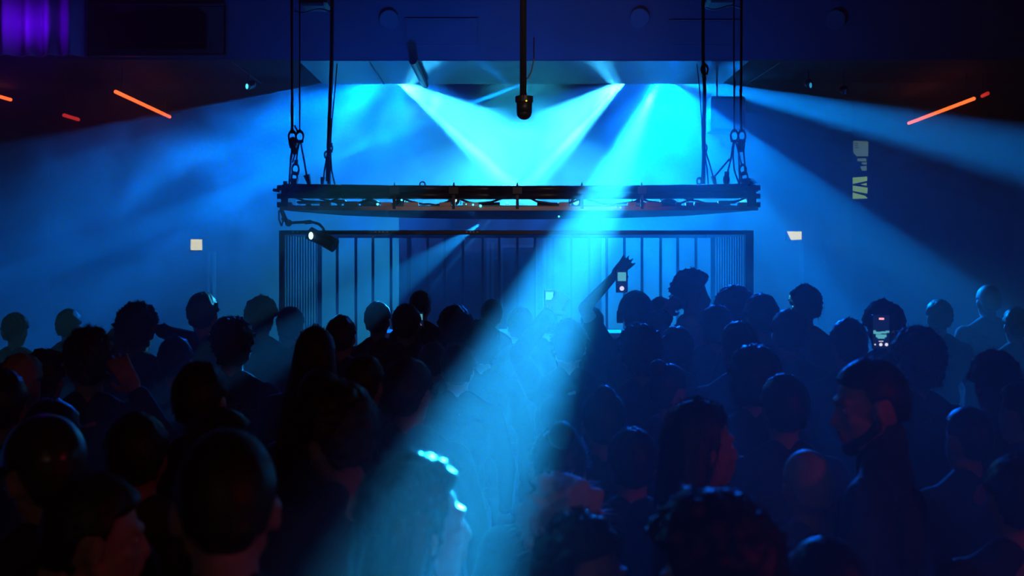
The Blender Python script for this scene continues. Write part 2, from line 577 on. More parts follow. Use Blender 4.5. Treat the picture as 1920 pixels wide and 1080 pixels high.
# lamps clamped between beam and canopy
for x, y, kind, lb in [(634, 381, 0, 'square black lamp box, first from the left end of the truss'),
                       (690, 388, 1, 'low black dome lamp on left part of the canopy'),
                       (747, 380, 2, 'black clamped spotlight left of the crossing beams'),
                       (851, 374, 3, 'black spotlight with a glowing round lens on the truss'),
                       (918, 389, 0, 'flat black lamp box left of the crossing beams'),
                       (1027, 390, 0, 'flat black lamp box right of the crossing beams'),
                       (1081, 378, 4, 'spotlight with broken glinting lens beside the long beam'),
                       (1200, 382, 2, 'black clamped spotlight right of the long beam'),
                       (1257, 385, 1, 'low black dome lamp on right part of the canopy'),
                       (1368, 383, 0, 'square black lamp box near the right end of the truss'),
                       (575, 384, 0, 'wide black ballast box near the left end of the truss')]:
    c = T(x, y, -.02)
    t = tag(empty('stage_lamp', (c.x, c.y, zc + .06)), lb, 'lamp', 'lamps on the truss')
    if kind == 0:
        wx = .045 if x in (634,) else .075 if x != 575 else .10
        child(MB().box((c.x - wx, TD + .06, zc + .05), (c.x + wx, TD + .16, c.z + .035), .008), 'housing', M_BLACK, t)
        child(MB().tube((c.x, TD + .05, c.z), (c.x, TD + .065, c.z), .022, n=12), 'lens', M_SPK, t)
    elif kind == 1:
        child(MB().ball((c.x, TD + .12, zc + .05), .08, (1, .8, .55), 16, 8), 'housing', M_BLACK, t, True)
        child(MB().tube((c.x - .06, TD + .12, zc + .05), (c.x - .06, TD + .12, c.z + .1), .006), 'yoke', M_BLACK, t)
    else:
        child(MB().tube(c + Vector((0, .09, .0)), c + Vector((0, .26, .02)), .045, .03, n=14), 'housing', M_BLACK, t)
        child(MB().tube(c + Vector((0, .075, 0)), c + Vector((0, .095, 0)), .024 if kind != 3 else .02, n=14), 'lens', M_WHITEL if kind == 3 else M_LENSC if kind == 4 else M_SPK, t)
        child(MB().box((c.x - .055, TD + .1, c.z - .03), (c.x - .048, TD + .16, c.z + .07)).box((c.x + .048, TD + .1, c.z - .03), (c.x + .055, TD + .16, c.z + .07)), 'yoke', M_BLACK, t)
# small pilot lights on the canopy
PLB = {(887, 384): 'cyan pilot light on the truss, first right of the glowing lens', (901, 386): 'cyan pilot light on the truss, second right of the glowing lens', (951, 380): 'larger cyan pilot light under the crossing beams',
       (874, 383): 'faint cyan pilot light close right of the glowing lens', (753, 375): 'cyan pilot light beside the first clamped spotlight', (708, 383): 'cyan pilot light beside the low dome lamp on the left',
       (1154, 388): 'cyan pilot light just right of the long beam on the truss', (1163, 389): 'cyan pilot light second right of the long beam on the truss', (1048, 406): 'cyan pilot light lowest, below the canopy edge near the long beam'}
for x, y, r_ in [(887, 384, .009), (901, 386, .011), (951, 380, .013), (874, 383, .006), (753, 375, .008), (708, 383, .010), (1154, 388, .008), (1163, 389, .008), (1048, 406, .008)]:
    c = T(x, y, -.03)
    t = tag(empty('pilot_light', c), PLB[(x, y)], 'lamp', 'pilot lights along the truss')
    child(MB().ball(c, r_, u=8, v=6), 'bulb', M_LENSC, t, True)
    child(MB().box((c.x - r_, c.y + r_ * .5, c.z - r_), (c.x + r_, c.y + .05, c.z + r_)), 'socket', M_BLACK, t)
# draped cables
CBL = ['black cable sagging at the left end of the truss', 'black cable sagging beside the square lamp box on the truss', 'black cable sagging at the first truss clamp from the left',
       'black cable sagging left of the glowing lens lamp', 'black cable sagging right of the glowing lens lamp', 'black cable sagging in the middle right of the crossing beams',
       'black cable sagging right of the long beam on the truss', 'black cable sagging between the last truss clamp and the right rigging', 'black cable sagging at the right end of the truss']
rnd = random.Random(4)
for i, (x0, x1, y0, sag) in enumerate([(548, 640, 368, 12), (600, 700, 372, 9), (690, 760, 374, 8), (760, 850, 374, 10), (860, 940, 372, 9), (995, 1090, 372, 12), (1100, 1203, 374, 9), (1205, 1300, 373, 10), (1280, 1400, 370, 12)]):
    pts = []
    for k in range(9):
        u = k / 8
        pts.append(T(x0 + (x1 - x0) * u, y0 + sag * 4 * u * (1 - u) * (.8 + .4 * rnd.random()), .03))
    tag(MB().path(pts, .009).build('cable', M_BLACK), CBL[i], 'cable', 'cables draped along the truss')


# rigging: chains and wire slings
def shackle(c, r=.03):
    m = MB()
    m.ring(c, r, .008, sc3=(1, 1.5, 1))
    m.tube(c + Vector((-r, 0, -r * 1.4)), c + Vector((r, 0, -r * 1.4)), .009)
    return m


def rig2(label, ropes, shackles, slings, turn, dd=0):
    t = tag(empty('rigging', T(ropes[0][0][0][0], 349, dd)), label, 'rigging', 'chain rigging of the truss')
    for pts, rr in ropes:
        child(MB().path([T(x, y, dd) for x, y in pts], rr), 'wire_rope', M_BLACK, t)
    for x, y, rr in shackles:
        child(shackle(T(x, y, dd), rr), 'shackle', M_BLACK, t)
    for pts in slings:
        child(MB().path([T(x, y, dd) for x, y in pts], .007), 'sling', M_BLACK, t)
    for x0, y0, x1, y1, rr in turn:
        child(MB().tube(T(x0, y0, dd), T(x1, y1, dd), rr, rr * .6, n=8), 'turnbuckle', M_BLACK, t)


YT = -430   # row where the ropes reach the room ceiling
rig2('outer left chain rigging of the truss', [([(546, YT), (547, 60), (548, 250)], .011), ([(562, YT), (562, 60), (562, 248)], .006)],
     [(548, 256, .030), (562, 256, .030), (549, 268, .026), (554, 317, .028), (552, 332, .024)],
     [[(549, 262), (545, 300), (542, 345)], [(552, 235), (560, 250)], [(562, 262), (557, 290), (555, 306)], [(563, 263), (570, 300), (575, 330)], [(549, 275), (546, 300)], [(562, 264), (548, 305)]],
     [(550, 268, 553, 290, .022), (555, 300, 556, 310, .018), (575, 328, 580, 345, .028), (552, 335, 552, 349, .04), (535, 340, 535, 352, .02)])
rig2('inner left cable bundle rigging of the truss', [([(626, YT), (622, 110), (619, 190), (616, 270), (617, 345)], .018), ([(632, 120), (628, 170), (622, 230), (620, 268)], .006)],
     [(619, 278, .022), (612, 290, .018)],
     [[(616, 275), (610, 310), (605, 342)], [(619, 275), (622, 320), (628, 346)], [(613, 290), (612, 340)]],
     [(605, 332, 604, 345, .022), (620, 268, 619, 276, .02)], 1.1)
rig2('inner right cable bundle rigging of the truss', [([(1318, YT), (1318, 100), (1321, 170), (1320, 230), (1319, 348)], .017), ([(1307, 120), (1312, 170), (1316, 230), (1317, 300), (1315, 345)], .005)],
     [(1322, 277, .018), (1311, 340, .02), (1321, 130, .03)],
     [[(1322, 280), (1331, 310), (1338, 335)], [(1321, 282), (1326, 320), (1328, 346)], [(1320, 300), (1314, 346)], [(1319, 130), (1324, 150)]],
     [(1337, 330, 1341, 348, .024)], .9)
rig2('outer right chain rigging of the truss', [([(1390, YT), (1390, 60), (1389, 200), (1390, 248)], .011), ([(1376, YT), (1376, 120), (1377, 248)], .006)],
     [(1377, 255, .030), (1391, 255, .030), (1390, 272, .026), (1393, 318, .026), (1396, 332, .026), (1362, 337, .022)],
     [[(1376, 262), (1370, 300), (1364, 325)], [(1368, 298), (1340, 331)], [(1377, 262), (1374, 290), (1377, 320), (1386, 345)], [(1391, 262), (1385, 290), (1387, 345)], [(1393, 275), (1396, 300), (1397, 322)], [(1379, 262), (1388, 300), (1392, 312)]],
     [(1390, 265, 1391, 285, .022), (1363, 322, 1362, 347, .022), (1397, 335, 1398, 350, .045)])
# dark hoists at the top of the chains
for x, y, lb in [(590, 14, 'dark chain hoist in the ceiling above the left rigging'), (1352, 8, 'dark chain hoist in the ceiling above the right rigging')]:
    c = P(x, y, 10.6)
    t = tag(empty('chain_hoist', c), lb, 'hoist')
    child(MB().box((c.x - .14, 10.5, c.z + .0), (c.x + .13, 10.8, c.z + .16), .03), 'housing', M_BLACK, t)
    child(MB().path([c + Vector((-.17 + .05 * k, -.12, -.06 - .02 * math.sin(k))) for k in range(8)], .008), 'chain', M_STEEL, t)
    child(MB().box((c.x - .02, 10.6, c.z + .14), (c.x + .02, 10.7, ZC)), 'bracket', M_BLACK, t)

# arm spotlight at the left end
t = tag(empty('arm_spotlight', T(530, 392)), 'black spotlight on a jointed arm below the left end of the truss', 'lamp')
child(MB().path([T(527, 392), T(535, 412), T(541, 418)], .018).path([T(541, 418), T(560, 417), T(580, 416)], .012).tube(T(572, 417), T(584, 416), .017).path([T(584, 416), T(598, 420), T(606, 428), T(608, 436)], .011), 'arm', M_BLACK, t)
child(MB().ball(T(541, 418), .03), 'joint', M_BLACK, t, True)
child(MB().path([T(523, 395), T(523, 412), T(528, 424), T(531, 414), T(528, 409)], .007), 'cable', M_BLACK, t)
child(MB().tube(T(580, 437, .02), T(626, 460, -.02), .055, .045, n=16).tube(T(612, 452, -.01), T(628, 461, -.03), .058, .058, n=16), 'housing', M_BLACK, t, False)
child(MB().ball(T(583, 442, -.07), .024, (.8, .5, 1.3)), 'lens', M_WHITEL, t, True)

# central hanging pole with moving head
d = 7.6
c = P(983, 180, d)
t = tag(empty('pole_camera', P(983, 224, d)), 'black moving head lamp on a thick pole hanging in the middle', 'lamp')
child(MB().tube(P(981, 190, d), Vector((P(981, 0, d).x, d, ZC)), .024, n=14), 'pole', M_BLACK, t, True)
m = MB()
m.tube(P(983, 181, d), P(983, 192, d), .062, .062, n=20)
child(m, 'collar', M_BLACK, t)
m = MB()
m.tube(P(983, 192, d), P(983, 212, d), .054, .052, n=20)
m.ball(P(983, 212, d), .052, (1, 1, .9), 20, 12)
child(m, 'lamp_head', M_BLACK, t, True)
child(MB().ball(P(987, 189, d - .065), .006), 'pilot_light', M_SIGN, t, True)
child(MB().path([P(1001, 70, d), P(1001, 110, d), P(997, 132, d), P(990, 146, d), P(982, 150, d)], .005), 'cable', M_BLACK, t)

# small side spots under the side ceilings
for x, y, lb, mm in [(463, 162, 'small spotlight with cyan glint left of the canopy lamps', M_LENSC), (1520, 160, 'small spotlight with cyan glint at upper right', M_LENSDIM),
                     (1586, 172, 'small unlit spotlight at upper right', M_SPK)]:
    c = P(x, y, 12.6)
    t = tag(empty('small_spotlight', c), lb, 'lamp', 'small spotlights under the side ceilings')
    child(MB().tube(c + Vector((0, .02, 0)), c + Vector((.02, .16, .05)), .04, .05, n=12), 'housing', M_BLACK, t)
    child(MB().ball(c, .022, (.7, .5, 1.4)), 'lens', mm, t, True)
    child(MB().tube(c + Vector((0, .1, 0)), (c.x, 12.7, ZB), .008), 'stem', M_BLACK, t)
for x0, y0, x1, y1, lb in [(432, 114, 490, 157, 'thin slanting rod under the ceiling on the left'), (1402, 156, 1462, 118, 'thin slanting rod under the ceiling on the right'),
                           (690, 113, 720, 158, 'dark slanting cable above the left crossing beam'), (774, 112, 797, 159, 'thick dark strut above the left crossing beam')]:
    r_ = .006 if x0 != 774 else .045
    sd = lambda y: (ZB - r_ - .012 - CZ) * F / (HY - max(y, 113))
    tag(MB().tube(P(x0, max(y0, 113), sd(y0)), P(x1, max(y1, 113), sd(y1)), r_, n=10).build('rod', M_BLACK), lb, 'rod')

# ------------------------------------------------------------------ cage
CN, CF = 9.35, 11.3
cx0, cx1 = P(523, 0, CN).x, P(1413, 0, CN).x
ztop = P(0, 432, CN).z
zfar = P(0, 437, CF).z
cage = tag(empty('bar_cage', ((cx0 + cx1) / 2, CN, 0)), 'dark metal bar cage around the booth below the canopy', 'cage')
child(MB().box((cx0, CN, ztop - .035), (cx1, CN + .05, ztop), .004), 'top_rail', M_BLACK, cage)
child(MB().box((cx0 + .05, CF, zfar - .05), (cx1 - .05, CF + .04, zfar), .004), 'top_rail', M_BLACK, cage)
child(MB().box((cx0, CF, .0), (cx1, CF + .04, .05)), 'bottom_rail', M_BLACK, cage)
child(MB().box((cx0, CN, 0), (cx0 + .045, CN + .05, ztop)), 'post', M_BLACK, cage)
child(MB().box((cx1 - .07, CN, 0), (cx1, CN + .05, ztop)), 'post', M_BLACK, cage)
mesh0 = None
x = 632 - 34 * 1
bars = [599, 632, 667, 699, 733, 767, 802, 834, 868, 905, 936, 970, 1003, 1037, 1071, 1105, 1138, 1171, 1204, 1239, 1271, 1305, 1337]
for x in bars:
    c = P(x, 0, CF)
    wd = .013 if x not in (599, 767, 1337) else .022
    if mesh0 is None or wd != .013:
        ob = MB().box((-wd, 0, .05), (wd, .03, zfar - .04)).build('bar', M_BLACK, cage)
        if wd == .013:
            mesh0 = ob.data
    else:
        ob = bpy.data.objects.new('bar', mesh0)
        col.objects.link(ob)
        ob.parent = cage
    ob.location = Vector((c.x, CF, 0)) - cage.location
for sx, xx in ((0, cx0), (1, cx1)):
    child(MB().prism([(xx - .02 + .02 * (1 - sx), CN + .05, ztop - .04), (xx - .02 + .02 * (1 - sx), CN + .05, ztop), (xx - .02 + .02 * (1 - sx), CF, zfar), (xx - .02 + .02 * (1 - sx), CF, zfar - .05)], (.03 if not sx else -.03, 0, 0)), 'side_rail', M_BLACK, cage)
    # slats spaced evenly in the picture plane: the side panel leans inwards towards the far posts
    me_s = None
    K = 13
    for k in range(1, K):
        px = (533 + (598 - 533) * k / K) if sx == 0 else (1340 + (1400 - 1340) * k / K)
        xw = xx + (.02 if sx == 0 else -.02)
        dd = xw * F / (px - 960)
        zz = ztop + (zfar - ztop) * (dd - CN) / (CF - CN)
        ob = MB().box((-.004, -.012, .05), (.004, .012, zz - .03)).build('slat', M_BLACK, cage)
        ob.location = Vector((xw, dd, 0)) - cage.location
hole = MB()
for x in (704, 711, 718, 726, 875, 882, 888, 895, 549, 558):
    c = P(x, 435, CN - .004)
    hole.tube(c, c + Vector((0, .004, 0)), .007, n=8)
child(hole, 'bolt', M_WOOD, cage)
# low stage and booth desk in the cage
structure(MB().box((cx0 + .1, CN + .1, 0), (cx1 - .1, CF - .05, .35)).build('trim_7', M_DARKWALL), 'low black stage floor inside the cage')
t = tag(empty('booth_desk', (.0, CN + .3, .35)), 'black booth desk standing inside the cage', 'desk')
child(MB().box((-1.1, CN + .25, .35), (1.1, CN + .75, 1.35), .01), 'desk_body', M_BLACK, t)
child(MB().box((-1.15, CN + .2, 1.35), (1.15, CN + .8, 1.40), .01), 'desk_top', M_SPK, t)

# ====================================================================== people
from mathutils import noise as mnoise
from mathutils.bvhtree import BVHTree

SKINS = {'pale': mat('skin_pale', (.30, .18, .15), .5, bump=.05), 'tan': mat('skin_tan', (.22, .13, .10), .5, bump=.05)}
HAIRM = {'black': mat('hair_black', (.010, .009, .010), .5, spec=.35), 'brown': mat('hair_brown', (.035, .022, .015), .5, spec=.4),
         'blond': mat('hair_blond', (.30, .24, .16), .5), 'grey': mat('hair_grey', (.34, .30, .26), .6), 'pale': mat('hair_pale', (.34, .36, .30), .6)}
CLOTH = {'black': mat('cloth_black', (.010, .010, .012), .85, bump=.3, nscale=30), 'navy': mat('cloth_navy', (.012, .016, .035), .85, bump=.3, nscale=30),
         'grey': mat('cloth_grey', (.10, .10, .11), .85, bump=.3, nscale=30), 'white': mat('cloth_white', (.55, .55, .56), .8, bump=.3, nscale=30),
         'satin': mat('cloth_satin', (.02, .02, .03), .28, bump=.2, nscale=20), 'denim': mat('cloth_denim', (.02, .03, .06), .9)}
M_SHOE = mat('shoe_leather', (.01, .01, .01), .5)
M_EYE = mat('eye_white', (.6, .6, .6), .2)


def ico(c, r, sc3=(1, 1, 1), rot=None, sub=2):
    return ('e', Vector(c), r, sc3, rot, sub)


def cap(a, b, r0, r1):
    return ('c', Vector(a), Vector(b), r0, r1)


def prim_mesh(prims):
    b = bmesh.new()
    for p in prims:
        if p[0] == 'e':
            _, c, r, s3, rot, sub = p
            mt = Matrix.Translation(c) @ (rot.to_matrix().to_4x4() if rot else Matrix()) @ Matrix.Diagonal((*s3, 1))
            bmesh.ops.create_icosphere(b, subdivisions=sub, radius=r, matrix=mt)
        else:
            _, a, c, r0, r1 = p
            d = c - a
            L = d.length
            sub = 2 if max(r0, r1) > .03 else 1
            if max(r0, r1) < .0025:
                sub = 1
            bmesh.ops.create_icosphere(b, subdivisions=sub, radius=r0, matrix=Matrix.Translation(a))
            bmesh.ops.create_icosphere(b, subdivisions=sub, radius=r1, matrix=Matrix.Translation(c))
            if L > 1e-4:
                mt = Matrix.Translation((a + c) / 2) @ d.to_track_quat('Z', 'Y').to_matrix().to_4x4()
                bmesh.ops.create_cone(b, cap_ends=True, segments=14 if sub == 2 else 8, radius1=r0, radius2=r1, depth=L, matrix=mt)
    me = bpy.data.meshes.new('tmp')
    b.to_mesh(me)
    b.free()
    return me


def remesh(me, voxel, smooth=3, dec=None):
    o = bpy.data.objects.new('tmp', me)
    col.objects.link(o)
    m = o.modifiers.new('r', 'REMESH')
    m.mode = 'VOXEL'
    m.voxel_size = voxel
    m.use_smooth_shade = True
    s = o.modifiers.new('s', 'SMOOTH')
    s.factor = .5
    s.iterations = smooth
    if dec:
        d = o.modifiers.new('d', 'DECIMATE')
        d.ratio = dec
    dg = bpy.context.evaluated_depsgraph_get()
    out = bpy.data.meshes.new_from_object(o.evaluated_get(dg))
    bpy.data.objects.remove(o)
    bpy.data.meshes.remove(me)
    return out


def ik(sh, tg, side, l1=.285, l2=.25):
    v = tg - sh
    L = min(v.length, (l1 + l2) * .985)
    v.normalize()
    tg = sh + v * L
    a = (l1 * l1 - l2 * l2 + L * L) / (2 * L)
    h = math.sqrt(max(0, l1 * l1 - a * a))
    hint = Vector((side * .7, -.25, -1))
    hint -= v * hint.dot(v)
    hint.normalize()
    return sh + v * a + hint * h, tg


def hand_prims(wr, el, curl, side, big=1.0, spread=0.0):
    u = (wr - el).normalized()
    ref = Vector((0, 1, 0)) if abs(u.z) > .6 else Vector((0, 0, 1))
    n = (ref - u * ref.dot(u)).normalized()       # palm normal
    v = n.cross(u).normalized() * side            # towards the little finger
    out = []
    out.append(cap(wr, wr + u * .045, .024, .028))
    for k in range(4):
        off = v * (-.026 + .0175 * k)
        out.append(cap(wr + u * .03 + off * .8, wr + u * .085 + off, .013, .011))
        L = (.040, .045, .042, .033)[k] * big
        d = (u + v * (k - 1.5) * spread).normalized()
        p = wr + u * .087 + off
        ang = curl * .5
        for j, f in enumerate((1, .65, .5)):
            dd = (d * math.cos(ang) + n * math.sin(ang)).normalized()
            q = p + dd * L * f
            out.append(cap(p, q, .0095 - .001 * j, .0088 - .001 * j))
            p = q
            ang += curl * .75
    p = wr + u * .022 - v * .022
    q = p + (u * .6 - v * .9 + n * .3).normalized() * .035
    r_ = q + (u * .95 - v * .35 + n * (.2 + curl * .4)).normalized() * .036
    out += [cap(p, q, .013, .011), cap(q, r_, .0105, .009)]
    return out


NECK = Vector((0, -.012, 1.49))


def head_matrix(yaw, tilt, roll=0):
    return Matrix.Translation(NECK) @ Euler((R(tilt), R(roll), R(yaw)), 'XYZ').to_matrix().to_4x4() @ Matrix.Translation(-NECK)


def head_prims(detail):
    o = [ico((0, -.012, 1.638), 1, (.074, .093, .100)), ico((0, .018, 1.585), 1, (.060, .070, .085)),
         ico((0, .052, 1.537), 1, (.034, .030, .024)), cap((0, .0, 1.545), (0, -.02, 1.45), .052, .056)]
    o += [cap((-.05, .0, 1.572), (-.022, .052, 1.535), .018, .018), cap((.05, .0, 1.572), (.022, .052, 1.535), .018, .018)]
    for s_ in (-1, 1):
        o.append(ico((s_ * .076, -.008, 1.612), 1, (.010, .020, .032), Euler((R(-10), 0, R(s_ * -22)))))
        o.append(ico((s_ * .080, -.004, 1.594), 1, (.007, .010, .011)))
        if detail:
            o.append(ico((s_ * .034, .060, 1.600), 1, (.020, .018, .014)))       # cheek
            o.append(cap((s_ * .010, .083, 1.650), (s_ * .045, .070, 1.652), .009, .007))   # brow
            o.append(cap((s_ * .0, .092, 1.586), (s_ * .013, .086, 1.584), .009, .007))       # nostril
            o.append(ico((s_ * .031, .068, 1.628), 1, (.013, .011, .010)))    # eyelid
    o += [cap((0, .078, 1.640), (0, .101, 1.596), .008, .0105), cap((0, .080, 1.6), (0, .083, 1.566), .018, .016)]
    if detail:
        o += [cap((-.018, .086, 1.5635), (.018, .086, 1.5635), .006, .006), cap((0, .091, 1.565), (0, .091, 1.564), .006, .006),
              cap((-.015, .084, 1.553), (.015, .084, 1.553), .007, .007), ico((0, .072, 1.532), 1, (.018, .014, .013))]
    return o


def xform(prims, M):
    out = []
    for p in prims:
        if p[0] == 'e':
            _, c, r, s3, rot, sub = p
            q = M.to_quaternion() @ (rot.to_quaternion() if rot else Euler().to_quaternion())
            out.append(('e', M @ c, r, s3, q.to_euler(), sub))
        else:
            out.append(('c', M @ p[1], M @ p[2], p[3], p[4]))
    return out


SH = .172
ARMS = {'down': ((.235, .10, .89), .5), 'bent': ((.10, .27, 1.18), 1.0), 'pocket': ((.20, .08, .93), .9)}


def limbs(arms):
    """arms: (left target, right target) in body space -> joints"""
    J = []
    for s_, a in zip((-1, 1), arms):
        if isinstance(a, str):
            tg, curl = ARMS[a]
            tg = Vector((tg[0] * s_, tg[1], tg[2]))
            sp = .05
        else:
            tg, curl, sp = Vector(a[0]), a[1], .12
        sh = Vector((s_ * SH, -.01, 1.405))
        if tg.z > 1.5:
            sh.z += .03
        el, wr = ik(sh, tg, s_)
        J.append((s_, sh, el, wr, curl, sp))
    return J


LEG = [((s_ * .085, 0, .90), (s_ * .105, .02, .49), (s_ * .115, -.03, .085)) for s_ in (-1, 1)]
CACHE = {}


def body_mesh(arms, hy, ht_, near, female):
    key = ('b', str(arms), hy, ht_, near, female)
    if key in CACHE:
        return CACHE[key]
    pr = xform(head_prims(near), head_matrix(hy, ht_))
    pr += [cap((0, -.018, 1.40), (0, -.012, 1.50), .062, .054), ico((0, 0, 1.27), 1, (.150, .095, .17)), ico((0, 0, 1.08), 1, (.125, .088, .16)),
           ico((0, -.005, .93), 1, (.145, .10, .10)), cap((-.15, -.01, 1.395), (.15, -.01, 1.395), .048, .048)]
    for s_ in (-1, 1):
        pr.append(cap((s_ * .13, -.015, 1.405), (s_ * .028, -.02, 1.475), .030, .044))
    for s_, sh, el, wr, curl, sp in limbs(arms):
        pr += [cap(sh, el, .046, .037), cap(el, wr, .036, .025)]
        pr += hand_prims(wr, el, curl, s_, 1, sp)
    for h, k, a in LEG:
        pr += [cap(h, k, .078, .052), cap(k, a, .050, .036), cap(a, Vector(a) + Vector((0, .12, -.045)), .035, .028)]
    me = remesh(prim_mesh(pr), .0066 if near else .0125, 2 if near else 2, .42 if near else .6)
    CACHE[key] = me
    return me


def top_mesh(arms, style, near, female):
    key = ('t', str(arms), style, near, female)
    if key in CACHE:
        return CACHE[key]
    w_ = .90 if female else 1
    pr = [ico((0, 0, 1.27), 1, (.178 * w_, .118, .18)), ico((0, 0, 1.08), 1, (.150 * w_, .112, .19)), ico((0, -.005, .93), 1, (.165, .122, .10)),
          cap((-.157, -.01, 1.402), (.157, -.01, 1.402), .060, .060), cap((-.165, -.01, .86), (.165, -.01, .86), .02, .02)]
    pr[-1] = ico((0, -.005, .86), 1, (.172, .125, .05))
    for s_ in (-1, 1):
        pr.append(cap((s_ * .14, -.015, 1.405), (s_ * .035, -.026, 1.474), .048, .058))
        pr.append(ico((s_ * .08, -.085, 1.30), 1, (.07, .035, .10)))
        if female:
            pr.append(ico((s_ * .07, .09, 1.26), 1, (.055, .05, .055)))
    for s_, sh, el, wr, curl, sp in limbs(arms):
        if style in ('tee',):
            pr.append(cap(sh, sh.lerp(el, .62), .062, .056))
        elif style == 'top':
            pr.append(cap(sh, sh.lerp(el, .15), .052, .05))
        else:
            pr += [cap(sh, el, .060, .050), cap(el, el.lerp(wr, .93), .050, .036)]
            pr.append(cap(el.lerp(wr, .86), el.lerp(wr, .95), .038, .038))
    if style == 'turtle':
        pr += [cap((0, -.018, 1.42), (0, -.010, 1.525), .074, .068), cap((0, -.012, 1.51), (0, -.010, 1.53), .071, .071)]
    elif style == 'hood':
        pr += [cap((-.07, -.07, 1.45), (.07, -.07, 1.45), .045, .045), ico((0, -.10, 1.40), 1, (.10, .05, .09)), cap((-.075, -.05, 1.46), (-.05, .06, 1.42), .03, .025), cap((.075, -.05, 1.46), (.05, .06, 1.42), .03, .025)]
    elif style == 'jacket':
        pr += [cap((-.05, -.055, 1.475), (.05, -.055, 1.475), .022, .022), cap((-.06, -.05, 1.475), (-.045, .05, 1.44), .02, .018), cap((.06, -.05, 1.475), (.045, .05, 1.44), .02, .018)]
    else:
        pr += [cap((0, -.018, 1.42), (0, -.016, 1.468), .066, .061)]
    me = remesh(prim_mesh(pr), .009 if near else .017, 3, .5 if near else .6)
    # cloth folds
    nn = len(me.vertices)
    cc = np.empty(nn * 3, np.float32)
    me.vertices.foreach_get('co', cc)
    no = np.empty(nn * 3, np.float32)
    me.vertex_normals.foreach_get('vector', no)
    cc = cc.reshape(-1, 3)
    w_n = np.array([mnoise.noise(Vector((a * 9, b * 9, c * 5))) for a, b, c in cc.tolist()], np.float32)
    cc += no.reshape(-1, 3) * w_n[:, None] * .007
    me.vertices.foreach_set('co', cc.ravel())
    CACHE[key] = me
    return me


def trousers_mesh():
    if 'tr' in CACHE:
        return CACHE['tr']
    pr = [ico((0, -.005, .90), 1, (.160, .115, .11))]
    for h, k, a in LEG:
        pr += [cap(h, k, .088, .066), cap(k, Vector(a) + Vector((0, 0, .02)), .064, .060)]
    CACHE['tr'] = remesh(prim_mesh(pr), .018, 3, .5)
    return CACHE['tr']


def shoe_mesh(s_):
    key = 'sh%d' % s_
    if key not in CACHE:
        a = LEG[0 if s_ < 0 else 1][2]
        pr = [cap((a[0], -.055, .045), (a[0], .13, .035), .045, .035), cap((a[0], -.04, .06), (a[0], .02, .075), .045, .042), cap((a[0] * 1.02, .06, .04), (a[0] * 1.02, .12, .035), .046, .040)]
        me = remesh(prim_mesh(pr), .012, 2, .5)
        for v in me.vertices:
            v.co.z = max(v.co.z, .0)
        CACHE[key] = me
    return CACHE[key]


def smooth01(x):
    x = max(0, min(1, x))
    return x * x * (3 - 2 * x)


